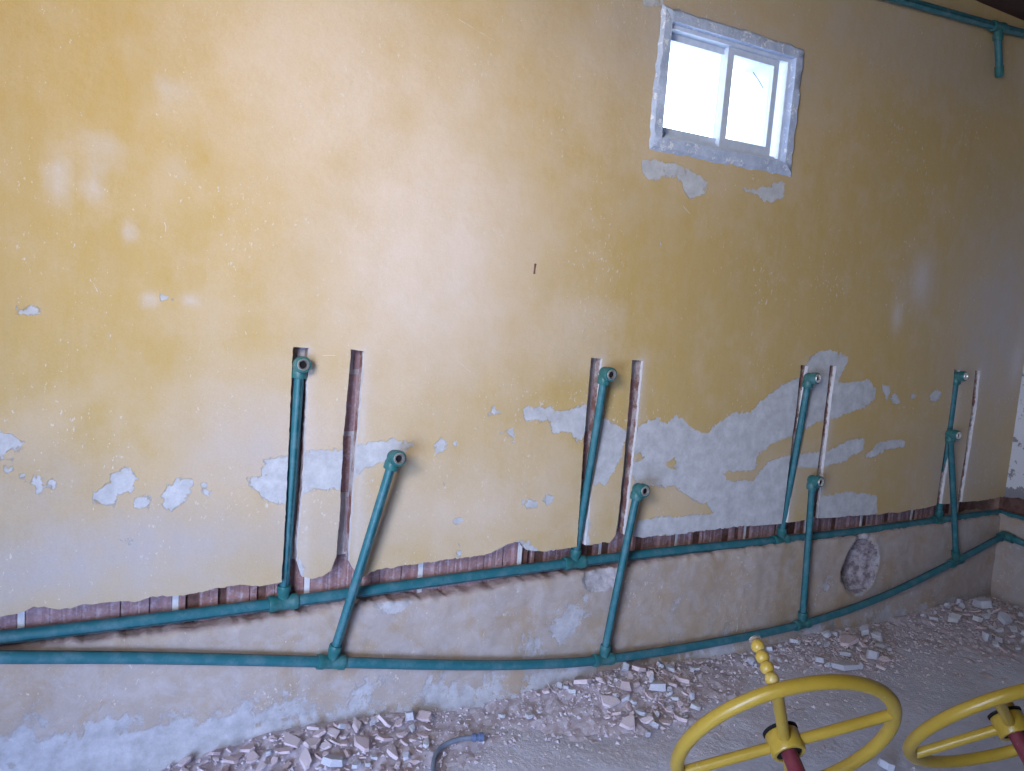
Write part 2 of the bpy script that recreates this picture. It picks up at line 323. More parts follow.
SM = [(170, 93, 14, 11), (102, 150, 20, 12), (60, 178, 12, 24), (93, 186, 10, 15), (174, 168, 8, 10), (130, 232, 7, 9), (150, 300, 9, 6), (921, 278, 9, 24), (897, 315, 5, 14), (1018, 360, 6, 26), (190, 300, 8, 5)]
def soft(P, cx, cy, rx, ry):
    c = W(cx, cy); a = W(cx+rx, cy); b = W(cx, cy-ry)
    return np.exp(-(((P[:, 0]-c.x)/abs(a.x-c.x))**2+((P[:, 1]-c.z)/abs(b.z-c.z))**2))
def wall_fields(P):
    peel = np.full(len(P), -.5)
    for q in PE: peel = np.maximum(peel, sdf(P, xz(q)))
    for q in HOLES: peel = np.minimum(peel, -sdf(P, xz(q)))
    sm = np.zeros(len(P))
    for a in SM: sm = np.maximum(sm, .85*soft(P, *a))
    for l, r_ in G:                       # pale dust smeared beside the freshly cut grooves
        a, b = xz([r_[-1], r_[0]]); e = np.array(b)-np.array(a); w = P-np.array(a); t = np.clip(w@e/(e@e), 0, 1)
        sm = np.maximum(sm, .75*np.exp(-np.linalg.norm(w-t[:, None]*e, axis=1)/.015))
    fade_sheen = np.zeros(len(P)); gr = np.zeros(len(P))
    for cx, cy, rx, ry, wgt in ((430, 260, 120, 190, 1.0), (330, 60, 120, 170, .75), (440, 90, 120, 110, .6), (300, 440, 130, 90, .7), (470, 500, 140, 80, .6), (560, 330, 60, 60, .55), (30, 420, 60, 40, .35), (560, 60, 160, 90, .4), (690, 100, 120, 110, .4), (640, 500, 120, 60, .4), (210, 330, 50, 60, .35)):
        fade_sheen = np.maximum(fade_sheen, wgt*soft(P, cx, cy, rx, ry))  # worn pale paint; the bright mid-wall sheen is put into this colour too
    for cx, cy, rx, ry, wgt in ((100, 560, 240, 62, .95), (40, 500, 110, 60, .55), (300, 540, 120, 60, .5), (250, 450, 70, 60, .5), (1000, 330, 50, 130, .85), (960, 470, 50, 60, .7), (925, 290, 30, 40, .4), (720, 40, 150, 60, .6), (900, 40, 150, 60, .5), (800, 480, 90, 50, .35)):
        gr = np.maximum(gr, wgt*soft(P, cx, cy, rx, ry))  # lilac-grey patches; at the lower left a bluish sheen is painted in
    return np.clip(peel, -.2, .2), sm, fade_sheen, gr

TH = .035                                # how deep the render and tiles of plaster are cut
def upper_wall():
    O = np.array(outline); H = np.array(hole)
    zb = 1.38
    gx, gz = np.meshgrid(np.arange(XW0+.007, XR, .015), np.arange(.40, zb, .015)); g1 = np.stack([gx.ravel(), gz.ravel()], 1)
    gx, gz = np.meshgrid(np.arange(XW0+.01, XR, .035), np.arange(zb+.01, ZC, .035)); g2 = np.stack([gx.ravel(), gz.ravel()], 1)
    Pn = np.concatenate([g1, g2]); Pn += RNG.uniform(-.002, .002, Pn.shape)
    # keep grid points well inside
    d = np.empty(len(Pn))
    for i in range(0, len(Pn), 4000): d[i:i+4000] = np.minimum(sdf(Pn[i:i+4000], O), -sdf(Pn[i:i+4000], H))
    Pn = Pn[d > .004]
    allp = np.concatenate([O, H, Pn]); nO, nH = len(O), len(H)
    ed = [(i, (i+1) % nO) for i in range(nO)]+[(nO+i, nO+(i+1) % nH) for i in range(nH)]
    vs, es, fs, *_ = geometry.delaunay_2d_cdt([Vector(p) for p in allp.tolist()], ed, [], 0, 1e-6)
    vs = np.array([tuple(v) for v in vs]); fs = np.array([f for f in fs if len(f) == 3])
    cen = vs[fs].mean(1); keep = np.minimum(sdf(cen, O), -sdf(cen, H)) > 0
    fs = fs[keep]
    y = .0025*vnoise2(vs[:, 0], vs[:, 1], 5, .35)+.0012*vnoise2(vs[:, 0], vs[:, 1], 6, .09)
    V = [(a, b, c) for (a, c), b in zip(vs, y)]; Fc = [tuple(f) for f in fs]; mi = [0]*len(Fc)
    for loop in (O, H):                   # cut edges going into the wall
        b = len(V); k = len(loop); yl = .0025*vnoise2(loop[:, 0], loop[:, 1], 5, .35)+.0012*vnoise2(loop[:, 0], loop[:, 1], 6, .09)
        jj = RNG.uniform(-.0022, .0022, (k, 2))
        V += [(p[0], q, p[1]) for p, q in zip(loop, yl)]+[(p[0]+j[0]*.5, .013+j[0]*1.5, p[1]+j[1]*.5) for p, j in zip(loop, jj)]+[(p[0], TH, p[1]) for p in loop]
        for i in range(k):
            j = (i+1) % k
            for lv in (0, 1): Fc.append((b+lv*k+i, b+lv*k+j, b+(lv+1)*k+j, b+(lv+1)*k+i)); mi.append(1+lv)
    me = mesh_from('wall_front', V, Fc, [M['wall'], M['plaster'], M['cut']], mi, False)
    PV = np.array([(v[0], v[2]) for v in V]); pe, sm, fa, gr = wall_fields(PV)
    attr(me, 'peel', pe); attr(me, 'smear', sm); attr(me, 'fade_sheen', fa); attr(me, 'grime_sheen', gr)
    bm = bmesh.new(); bm.from_mesh(me)
    for f in bm.faces:
        f.smooth = f.material_index == 0
        if f.material_index == 0 and f.normal.y > 0: f.normal_flip()
    bm.to_mesh(me); bm.free()
    return link('wall_front', me)
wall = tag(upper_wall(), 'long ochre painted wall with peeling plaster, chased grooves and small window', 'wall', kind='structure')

# long white scratches and one dark nail mark in the paint
def scratch(pts, mat, r=.0009, label=None):
    P = [W(x, y, 0) for x, y in pts]; P = catmull(P, .012); mb = MB()
    mb.tube([p+Vector((random.uniform(-.0012, .0012), -.0002, random.uniform(-.0012, .0012))) for p in P], [r*random.uniform(.25, 1.1) for p in P], 5)
    o = mb.build('scratch', mat, wall); 
    if label: o['label'] = label
for q in ([(459, 19), (480, 32), (505, 48), (530, 66), (545, 78), (556, 88)], [(495, 23), (502, 33), (520, 47), (540, 65), (550, 75)], [(507, 50), (523, 62), (538, 74), (548, 84)], [(562, 103), (576, 105)], [(78, 262), (88, 272), (97, 292)], [(322, 356), (335, 355)], [(683, 206), (690, 214)], [(165, 222), (166, 232)], [(457, 360), (470, 372)], [(860, 340), (862, 352)], [(866, 334), (868, 350)]):
    scratch(q, M['plaster'])
scratch([(535, 264), (534, 274)], M['core'], .0045, 'small dark nail mark')

# ---- lower strip of the main wall, below the horizontal chase
low_top = xz([(-200, 682), (-60, 665), (0, 655), (50, 647), (120, 640), (230, 627), (285, 617.5), (345, 607), (422, 600), (486, 590), (520, 585), (586, 573), (640, 565.5), (700, 556), (749, 548), (804, 542.5), (863, 535.5), (928, 526.5), (970, 520), (998, 515)])
LTX = np.array([p[0] for p in low_top]); LTZ = np.array([p[1] for p in low_top])
def lower_wall():
    xs = np.arange(XW0, XR+.006, .010); xs[-1] = XR; nr = 56
    zt = np.interp(xs, LTX, LTZ)+.003*vnoise(xs, 11, .02)+.003*vnoise(xs, 12, .006)+.003*vnoise(xs, 13, .09)
    c1 = xz([(861, 566)])[0]; e1 = (abs(W(877, 566).x-c1[0]), abs(W(861, 593).z-c1[1]))
    c2 = xz([(603, 578)])[0]; e2 = (abs(W(622, 578).x-c2[0]), abs(W(603, 590).z-c2[1]))
    V = []; Fc = []; mi = []; grid = []
    for i, x in enumerate(xs):
        for j in range(nr): grid.append((x, zt[i]*(1-j/(nr-1))))
    gd = np.array(grid); X, Z = gd[:, 0], gd[:, 1]
    y = .004*vnoise2(X, Z, 21, .12)+.0015*vnoise2(X, Z, 22, .025)
    hum = np.exp(-((X-.6)/1.3)**2); y -= (.045*hum+.012)*np.clip(1-Z/.075, 0, 1)**2            # cement fillet at the floor
    d1 = ((X-c1[0])/e1[0])**2+((Z-c1[1])/e1[1])**2; nz = 1+.25*vnoise2(X, Z, 23, .03)
    lop = np.clip(1.0-.75*(X-c1[0])/e1[0], .25, 1.8); y += .060*np.clip(1.12-d1*nz, 0, 1)**.8*lop+np.where(d1 < 1.1, .006*vnoise2(X, Z, 24, .013), 0)
    y -= .003*np.exp(-((d1-1.3)/.25)**2)
    d2 = ((X-c2[0])/e2[0])**2+((Z-c2[1])/e2[1])**2; y += np.where(d2 < 1.3, .016*np.clip(1.2-d2*nz, 0, 1)+.005*vnoise2(X, Z, 25, .012), 0)
    y += np.clip((.012-(np.repeat(zt, nr)-Z)), 0, 1)*.55*(1+.8*vnoise2(X, Z, 26, .015))         # broken arris
    V = [(a, b, c) for a, b, c in zip(X, y, Z)]; nx = len(xs)
    for i in range(nx-1):
        for j in range(nr-1): Fc.append((i*nr+j, i*nr+j+1, (i+1)*nr+j+1, (i+1)*nr+j)); mi.append(0)
    for q in range(len(mi)):
        v0 = Fc[q][0]
        if d1[v0] < .95 or d2[v0] < 1.0: mi[q] = 3 if d1[v0] < .95 else 2
    peel = .035+.10*np.exp(-((X+.1)/.75)**2)+.012*np.exp(-((X-1.0)/.5)**2)-Z*.85
    peel = np.maximum(peel, -.075-.05*np.clip(X-2.4, 0, 1)); peel = np.where(d1 < 1.25, .02, peel); peel = np.where(d2 < 1.25, .02, peel)
    for cx, cy, rx, ry, a in ((565, 625, 45, 35, .10), (395, 605, 16, 12, .17), (480, 690, 60, 16, .10), (540, 645, 40, 20, .09), (690, 600, 60, 30, .05), (780, 600, 40, 25, .04), (820, 590, 14, 22, .07), (330, 700, 50, 25, .05)):
        peel = np.maximum(peel, -.09+a*1.05*soft(gd, cx, cy, rx, ry))
    fade_sheen = np.clip(1.0-.55*np.clip((X-.9)/.9, 0, 1)+.35*vnoise2(X, Z, 27, .2), 0, 1)
    # ledge on top of the strip, running back into the chase
    for dep, jit in ((.03, .003), (.055, .004), (.10, .003)):
        b = len(V); zz = zt+jit*vnoise(xs, int(dep*1000), .008)+(.004 if dep < .06 else .006)*vnoise(xs, 31, .03)
        V += [(x, dep, z) for x, z in zip(xs, zz)]; prev = [i*nr for i in range(nx)] if dep == .03 else list(range(b-nx, b))
        for i in range(nx-1): Fc.append((prev[i], prev[i+1], b+i+1, b+i)); mi.append(1)
    ex = len(V)-len(gd); me = mesh_from('lower_render', V, Fc, [M['wall_low'], M['ledge'], M['mortar'], M['gouge']], mi, True)
    z0 = np.zeros(ex); attr(me, 'peel', np.concatenate([peel, z0])); attr(me, 'fade_sheen', np.concatenate([fade_sheen, z0])); attr(me, 'smear', np.zeros(len(V))); attr(me, 'grime_sheen', np.concatenate([np.clip(.62-.25*np.clip((X-1.2), 0, 1)+.5*np.clip((X-2.2)/1.2, 0, 1)+.3*vnoise2(X, Z, 28, .15), 0, 1), z0]))
    bm = bmesh.new(); bm.from_mesh(me); bmesh.ops.recalc_face_normals(bm, faces=bm.faces)
    if sum(f.normal.y for f in bm.faces if f.material_index == 0) > 0: bmesh.ops.reverse_faces(bm, faces=bm.faces)
    bm.to_mesh(me); bm.free()
    return link('lower_render', me, wall)
k = NT('gouged_masonry', .95, .1); k.col(k.mix(k.rng(k.noise(35, 5, .7), .4, .6), (.20, .16, .18), (.46, .43, .48))); k.bump(k.noise(70, 5, .7), .006, .9); M['gouge'] = k.m
k = NT('dusty_ledge', .95, .1); k.col(k.mix(k.rng(k.noise(40, 5, .7), .3, .7), (.44, .30, .28), (.58, .50, .50))); k.bump(k.noise(90, 4, .7), .004, .9); M['ledge'] = k.m
low = tag(lower_wall(), 'stained tan render strip under the pipe, with a gouged oval hole')

# ---- brickwork seen in the grooves and the chase
JZ = [W(357, 372, .036).z, W(352, 435, .036).z, W(347, 494, .036).z, W(341, 555, .036).z]
CH = (JZ[0]-JZ[3])/3
zj = [JZ[3]+CH*i for i in range(-1, 5)]          # course joints: -1 is the chase course
def brick_mesh(w, h, ribs, depth, broken, seed):
    rr = random.Random(seed); V = []; Fc = []; N = ribs*4
    pts = []; xb = [-w/2]+sorted(-w/2+w*(q+rr.uniform(-.33, .33))/ribs for q in range(1, ribs))+[w/2]
    hole = {q: rr.uniform(.012, .03) for q in range(ribs) if rr.random() < broken}
    for q in range(ribs):
        base = hole.get(q, rr.choice([0, 0, 0, .001, .003, .006])); x0 = xb[q]; dx = xb[q+1]-xb[q]
        pts += [(x0, base+.0022 if q not in hole else base), (x0+dx*.18, base), (x0+dx*.55, base+.0006), (x0+dx*.86, base+(.0008 if q not in hole else 0))]
    pts.append((w/2, .004))
    for x, y in pts: V += [(x, y+rr.uniform(0, .001), -h/2), (x, y+rr.uniform(0, .001), h/2)]
    n = len(pts)
    for i in range(n-1): Fc.append((2*i, 2*i+2, 2*i+3, 2*i+1))
    b = len(V); V += [(-w/2, depth, -h/2), (-w/2, depth, h/2), (w/2, depth, -h/2), (w/2, depth, h/2)]
    Fc += [(b, 0, 1, b+1), (2*n-2, b+2, b+3, 2*n-1), (b+2, b, b+1, b+3)]
    Fc += [tuple([b+1]+[2*i+1 for i in range(n)]+[b+3]), tuple([b+2]+[2*i for i in range(n-1, -1, -1)]+[b])]
    me = mesh_from('brick', V, Fc, M['brick']); bm = bmesh.new(); bm.from_mesh(me); bmesh.ops.recalc_face_normals(bm, faces=bm.faces); bm.to_mesh(me); bm.free()
    return me
BWID = .33; MJ = .014
sound = [brick_mesh(BWID-MJ, CH-MJ, 11, .05, .04, s) for s in range(4)]
rough_b = [brick_mesh(BWID-MJ, CH-MJ, 13, .05, b, 20+s) for s, b in enumerate((.04, .10, .16, .22, .3, .4))]
xj = W(21, 620, .055).x
for c in range(5):
    off = xj if c == 0 else xj+BWID*.5*(c % 2)
    nb = int((XR-XW0)/BWID)+2; x = off-BWID*math.ceil((off-XW0)/BWID)
    zc = (zj[c]+zj[c+1])/2
    for i in range(nb):
        xc = x+BWID*(i+.5)
        if xc+BWID/2 > XR or xc-BWID/2 < XW0: continue
        deep = xc > 1.25
        if c == 0:
            me = rough_b[random.choice([3, 4, 5] if deep else [0, 0, 1, 1, 2])]; yy = .088 if deep else .055
        else:
            near = any(abs(xc-W(*G[q][0][0]).x) < BWID/2+.03 for q in range(8))
            if not near or c > 4: continue
            me = sound[random.randrange(4)]; yy = .0365
        link('brick', me, wall, (xc, yy+random.uniform(0, .002), zc))
mb = MB()                                # mortar bed and rubble core behind the bricks, with the window passing through it
T0, T1 = .041, .23
zc0 = zj[1]
mb.box(XW0, wx0, T0, T1, zc0, ZC); mb.box(wx1, XR+.2, T0, T1, zc0, ZC); mb.box(wx0, wx1, T0, T1, zc0, wz0); mb.box(wx0, wx1, T0, T1, wz1, ZC)
tag(mb.build('mortar_bed', M['mortar'], wall, False), 'grey mortar bed behind the bricks')
mb = MB(); mb.box(XW0, 1.25, .070, T1, 0, zc0); mb.box(1.25, XR+.2, .098, T1, 0, zc0)
mb.build('chase_backing', M['core'], wall, False)
jm = None
for i in range(int((XR-XW0)/BWID)+2):    # upright mortar joints between the bricks of the chase
    xx = xj+BWID*(i-math.ceil((xj-XW0)/BWID))
    if xx < XW0+.01 or xx > XR-.01: continue
    if jm is None:
        mb = MB(); mb.box(-MJ*.5, MJ*.5, 0, .03, -CH/2+.004, CH/2-.004); o = mb.build('mortar_joint', M['plaster'], wall, False); jm = o.data
    else: o = link('mortar_joint', jm, wall)
    if xx > 1.25: o.scale.x = .6
    o.location = (xx, .057 if xx < 1.25 else .091, (zj[0]+zj[1])/2)

# ------------------------------------------------------------------ window
win_e = tag(link('window_1', None, None, ((wx0+wx1)/2, 0, wz0)), 'small high sliding window with bright overcast sky behind its two panes', 'window', kind='structure')
def wpart(mb, name, mat, parent=None, smooth=False):
    p = parent or win_e; o = mb.build(name, mat, None, smooth, loc=(0, 0, 0)); o.parent = p
    base = win_e.location.copy() if p is win_e else win_e.location.copy()
    o.data.transform(Matrix.Translation(-base)) ; return o
def ring(mb, x0, x1, z0, z1, w, y0, y1, jit=0, wl=None, wr=None, wb=None):
    wl = wl or w; wr = wr or w; wb = wb or w
    mb.box(x0, x0+wl, y0, y1, z0, z1); mb.box(x1-wr, x1, y0, y1, z0, z1); mb.box(x0+wl, x1-wr, y0, y1, z1-w, z1); mb.box(x0+wl, x1-wr, y0, y1, z0, z0+wb)
# uneven cement surround
def ragged_ring(x0, x1, z0, z1, w, y0, y1):
    mb = MB(); N = 26
    O = resample([(x0, z0), (x1, z0), (x1, z1), (x0, z1), (x0, z0)], .022)[:-1]; cx, cz = (x0+x1)/2, (z0+z1)/2
    V = []; n = len(O)
    for (x, z) in O:
        ox, oz = x+random.uniform(-.004, .005)*(1 if x < cx else 1), z+random.uniform(-.004, .004)
        ix = min(max(x, x0+w), x1-w); iz = min(max(z, z0+w), z1-w)
        V += [(ox, y0+.010, oz), (ox+(ix-ox)*.25, y0+random.uniform(-.003, .002), oz+(iz-oz)*.25), (ix, y0+random.uniform(-.001, .001), iz), (ix, y1, iz)]
    Fc = []
    for i in range(n):
        j = (i+1) % n
        for q in range(3): Fc.append((4*i+q, 4*j+q, 4*j+q+1, 4*i+q+1))
    mb.add(V, Fc); return mb
SW = .040
wpart(ragged_ring(wx0-.004, wx1+.004, wz0-.004, wz1+.004, SW, -.012, .06), 'cement_surround', M['wcement'], smooth=True)
fx0, fx1, fz0, fz1 = wx0+SW-.004, wx1-SW+.004, wz0+SW-.004, wz1-SW+.004
mb = MB(); ring(mb, fx0-.01, fx1+.01, fz0-.01, fz1+.01, .022, .012, .075)
mb.box(fx0, fx1, .030, .033, fz0, fz0+.022); wpart(mb, 'frame', M['alu'])
def sash(x0, x1, y, wl, wr, label):
    mb = MB(); z0, z1 = fz0+.012, fz1-.012
    ring(mb, x0, x1, z0, z1, .020, y, y+.018, wl=wl, wr=wr, wb=.034)
    s = wpart(mb, 'sash', M['alu']); s['label'] = label
    mg = MB(); mg.box(x0+wl-.004, x1-wr+.004, y+.008, y+.011, z0+.03, z1-.016); wpart(mg, 'pane', M['glass'], s)
    return s
xm = (W(734, 42, .03).x+W(719, 150, .03).x)/2
sash(fx0+.010, xm+.014, .048, .020, .024, 'back sliding sash')
sr = sash(xm-.016, fx1-.040, .024, .026, .022, 'front sliding sash, slid slightly open')
a = W(753, 72, .03); b = W(763, 88, .03)
mb = MB(); mb.tube([a, (a+b)/2+Vector((.002, 0, .001)), b], .0011, 6); wpart(mb, 'crack', M['dark'], sr)['label'] = 'short dark crack across the glass'
mb = MB(); y0, y1 = .075, .24          # outer reveal
mb.box(wx0-.02, fx0-.004, y0, y1, wz0-.02, wz1+.02); mb.box(fx1+.004, wx1+.02, y0, y1, wz0-.02, wz1+.02)
mb.box(fx0-.004, fx1+.004, y0, y1, fz1+.004, wz1+.02); mb.box(fx0-.004, fx1+.004, y0, y1, wz0-.02, fz0-.004)
wpart(mb, 'outer_reveal', M['alu'])

# ------------------------------------------------------------------ rest of the room
def floor():
    xs = np.concatenate([np.arange(XL, -.2, .12), np.arange(-.2, XR+.21, .022)]); ys = np.concatenate([np.arange(YB-.1, -1.9, .15), np.arange(-1.9, .13, .022)])
    X, Y = np.meshgrid(xs, ys); Z = .004*vnoise2(X, Y, 41, .22)+.002*vnoise2(X, Y, 42, .05)-.004
    V = np.stack([X.ravel(), Y.ravel(), Z.ravel()], 1); nx = len(xs)
    Fc = [(j*nx+i, j*nx+i+1, (j+1)*nx+i+1, (j+1)*nx+i) for j in range(len(ys)-1) for i in range(nx-1)]
    me = mesh_from('floor', V, Fc, M['floor'], None, True)
    attr(me, 'dust', np.clip(1.15+V[:, 1]/.55+.4*vnoise2(V[:, 0], V[:, 1], 43, .12), 0, 1)*.85)
    return tag(link('floor', me), 'dusty grey concrete floor strewn with rubble', 'floor', kind='structure')
floor()
mb = MB(); mb.box(XL, XR+.2, YB-.1, .23, ZC, ZC+.1); tag(mb.build('ceiling', M['ceiling'], None, False), 'dark brown timber ceiling above the corner', 'ceiling', kind='structure')
# right-hand wall with the same chase cut into it
def right_wall():
    ys = np.arange(YB, .041, .02); ys[-1] = .04
    zt = np.interp(ys, [-.6, 0, .04], [.565, line[-1, 1], line[-1, 1]])+.005*vnoise(ys, 51, .03)
    zl = np.interp(ys, [-.6, 0, .04], [LTZ[-1]-.02, LTZ[-1], LTZ[-1]])+.005*vnoise(ys, 52, .03)
    V = []; Fc = []; mi = []; low = []
    def strip(za, zb, n, mat):
        b = len(V)
        for y, a_, b_ in zip(ys, za, zb):
            for q in range(n+1):
                z = a_+(b_-a_)*q/n; V.append((XR+.003*float(vnoise2(y, z, 53, .1)), y, z)); low.append(max(0, 1-(z-a_)/.05)*.4 if mat == 0 else 1.0-.7*z)
        for i in range(len(ys)-1):
            for q in range(n): Fc.append((b+i*(n+1)+q, b+i*(n+1)+q+1, b+(i+1)*(n+1)+q+1, b+(i+1)*(n+1)+q)); mi.append(mat)
    strip(zt, np.full(len(ys), ZC), 30, 0); strip(np.zeros(len(ys)), zl, 10, 2)
    for zz in (zt, zl):
        b = len(V)
        for y, z in zip(ys, zz): V.extend([(XR, y, z), (XR+.07, y, z)]); low.extend([0, 0])
        for i in range(len(ys)-1): Fc.append((b+2*i, b+2*i+1, b+2*i+3, b+2*i+2)); mi.append(1)
    b = len(V)
    for y, z, z2 in zip(ys, zt, zl): V.extend([(XR+.065, y, z+.01), (XR+.065, y, z2-.01)]); low.extend([0, 0])
    for i in range(len(ys)-1): Fc.append((b+2*i, b+2*i+1, b+2*i+3, b+2*i+2)); mi.append(3)
    me = mesh_from('wall_right', V, Fc, [M['white'], M['plaster'], M['wall_low'], M['core']], mi, False)
    attr(me, 'low', low); attr(me, 'peel', [-.05]*len(V)); attr(me, 'fade_sheen', [1.0]*len(V)); attr(me, 'smear', [.0]*len(V)); attr(me, 'grime_sheen', [1.0]*len(V))
    return tag(link('wall_right', me), 'whitewashed peeling side wall at the right corner', 'wall', kind='structure')
wr = right_wall()
mb = MB(); mb.box(XR+.075, XR+.2, YB, .06, 0, ZC); mb.build('wall_core', M['core'], wr, False)
mb = MB(); y0, y1 = OPEN[:2]
mb.box(XL-.2, XL, YB, y0, 0, ZC); mb.box(XL-.2, XL, y1, .2, 0, ZC); mb.box(XL-.2, XL, y0, y1, DOOR[3], OPEN[2]); mb.box(XL-.2, XL, y0, y1, OPEN[3], ZC)
mb.box(XL, XW0, .0, .2, 0, ZC)
tag(mb.build('wall_left', M['plain'], None, False), 'plain wall with a wide opening letting daylight in', 'wall', kind='structure')
mb = MB(); mb.box(XL-.2, XR+.2, YB-.2, YB, 0, ZC); tag(mb.build('wall_back', M['plain'], None, False), 'plain wall behind the photographer', 'wall', kind='structure')

# ------------------------------------------------------------------ green water pipes
PM = [M['pipe'], M['pipe_stripe']]
STR = ([0, 6, 11], 1)
def place(root, o):                       # parent and make coordinates local to the root
    o.parent = root; o.data.transform(Matrix.Translation(-Vector(root.location))); return o
def pipe_root(name, loc, label):
    r = link(name, None, None, loc); return tag(r, label, 'pipe')
def tee(root, p, along, branch, r, rb):
    mb = MB(); p = Vector(p); a = Vector(along).normalized(); b = Vector(branch).normalized(); R = r*1.36
    mb.lathe(p-a*.038, a, [(0, r), (.0005, R*.96), (.003, R), (.016, R), (.020, R*.9), (.056, R*.9), (.060, R), (.073, R), (.0755, R*.96), (.076, r)], 20)
    mb.lathe(p, b, [(0, rb*1.2), (.028, rb*1.25), (.031, rb*1.42), (.046, rb*1.42), (.048, rb*1.36), (.0485, rb)], 20)
    return place(root, mb.build('tee', M['fitting']))
def elbow(root, p, down, out, r):
    """p: centre of the bend; socket along down, threaded outlet along out"""
    mb = MB(); p = Vector(p); d = Vector(down).normalized(); o = Vector(out).normalized(); R = r*1.5
    mb.lathe(p, d, [(-.002, R*.9), (.012, R*.98), (.014, R*1.06), (.032, R*1.06), (.034, R), (.0345, r)], 20)
    mb.sphere(p, R*1.02, 16)
    mb.lathe(p, o, [(0, R*.95), (.014, R*1.0), (.016, R*1.12), (.034, R*1.12), (.036, R*1.05), (.0355, R*.70), (.030, R*.70)], 24)
    e = place(root, mb.build('elbow', M['fitting']))
    mi = MB(); mi.lathe(p, o, [(.012, R*.48), (.012, R*.82), (.0385, R*.82), (.0400, R*.77), (.0400, R*.60), (.0350, R*.48)], 24, 0, True)
    t = place(root, mi.build('threaded_insert', M['chrome'])); t.parent = e; t['label'] = 'shiny threaded metal insert'
    mi = MB(); mi.lathe(p, o, [(.010, R*.50), (.0325, R*.50)], 20); t = place(root, mi.build('bore', M['dark'])); t.parent = e
    return e
def riser(root, a, b, r):
    a, b = Vector(a), Vector(b); mb = MB(); n = 8; side = (b-a).normalized().cross(Vector((0, 1, 0)))
    bow = random.uniform(-.003, .003); mb.tube([a+(b-a)*(i/n)+side*bow*math.sin(math.pi*i/n) for i in range(n+1)], r, 16, stripe=STR)
    return place(root, mb.build('riser', PM))
RU, RL, RR = .0160, .0148, .0125
YP = .030
up_pts = [W(x, y, YP) for x, y in ((-150, 654), (0, 637.5), (140, 621), (283, 602.5), (430, 582), (575, 562.5), (680, 550), (780, 540), (860, 531), (938, 520.5), (985, 514))]
up_pts.append(Vector((XR+.03, YP, up_pts[-1].z-.002)))
root = pipe_root('water_pipe', up_pts[3], 'green plastic supply pipe set in the wall chase, with four upright risers in the grooves')
mb = MB(); mb.tube(catmull(up_pts), RU, 18, stripe=([1, 7, 12], 1)); place(root, mb.build('main_pipe', PM))
mb = MB(); mb.tube([up_pts[-1]+Vector((0, .016, 0)), up_pts[-1]+Vector((0, -1.2, .01))], RU, 16); place(root, mb.build('return_pipe', PM))
for (bx, by), (tx, ty), yt in (((283, 602.5), (300, 364.5), .004), ((574, 562.5), (605, 373), -.045), ((780, 540), (809, 378), -.032), ((938, 520.5), (956.5, 376), .004)):
    a = W(bx, by, YP); b = W(tx, ty, yt); al = Vector((1, 0, (up_pts[8]-up_pts[3]).z/(up_pts[8]-up_pts[3]).x))
    tee(root, a, al, b-a, RU, RR); riser(root, a, b, RR)
    out = Vector((random.uniform(-.05, .12), -1, random.uniform(-.03, .1))); elbow(root, b, a-b, out, RR)

lowp = [(-150, 655, -.028), (0, 657, -.028), (120, 657.5, -.028), (230, 659.5, -.028), (331, 662, -.030), (460, 665, -.034), (540, 664, -.038), (603, 659.5, -.040), (700, 645, -.040), (802, 624, -.036), (880, 597.5, -.034), (956, 561, -.034), (1003, 537, -.036)]
lp = [W(*q) for q in lowp]
lp[-1].x = XR-.055
root = pipe_root('water_pipe', lp[4], 'green plastic pipe sagging along the foot of the wall with four leaning risers')
mb = MB(); mb.tube(catmull(lp), RL, 18, stripe=([2, 9, 13], 1)); place(root, mb.build('main_pipe', PM))
ce = lp[-1]+Vector((.028, 0, .008))
for (i, (tx, ty), yt) in ((4, (394, 457), -.07), (7, (638, 489), -.060), (9, (812.5, 480), -.040), (11, (950, 434), -.030)):
    a = lp[i]; b = W(tx, ty, yt); tee(root, a, lp[i+1]-lp[i-1], b-a, RL, RR); riser(root, a, b, RR)
    elbow(root, b, a-b, Vector((random.uniform(.0, .12), -1, random.uniform(-.02, .1))), RR)
mb = MB(); mb.tube([lp[-1], ce-Vector((.012, 0, .003)), ce], RL*1.36, 18); mb.sphere(ce, RL*1.38); mb.tube([ce, ce+Vector((0, -.045, -.006))], RL*1.36, 18)
place(root, mb.build('corner_elbow', M['fitting']))
mb = MB(); mb.tube([ce, ce+Vector((0, -.5, -.05)), ce+Vector((0, -1.3, -.09))], RL, 16); place(root, mb.build('return_pipe', PM))

tp = [W(-0, -150, -.022)]
tp = [W(905, 1, -.022), W(997.5, 27, -.022), W(1024, 33.5, -.022)]
sl = (tp[2]-tp[0]); tp = [tp[0]-sl*2.2]+tp; e_ = tp[3]-tp[2]; tp.append(tp[3]+e_*((XR-tp[3].x)/e_.x))
root = pipe_root('water_pipe', tp[2], 'green plastic pipe running high under the ceiling with a short capped drop')
mb = MB(); mb.tube(tp, .0155, 16, stripe=STR); place(root, mb.build('main_pipe', PM))
tb = W(999.5, 76.5, -.022); tee(root, tp[2], e_, tb-tp[2], .0155, .0135)
mb = MB(); mb.tube([tp[2], tb], .0135, 16); place(root, mb.build('drop', PM))
d = (tb-tp[2]).normalized(); mb = MB(); mb.lathe(tb-d*.040, d, [(0, .0138), (.001, .0165), (.036, .0165), (.042, .012), (.043, .004)], 18); place(root, mb.build('end_cap', M['fitting']))

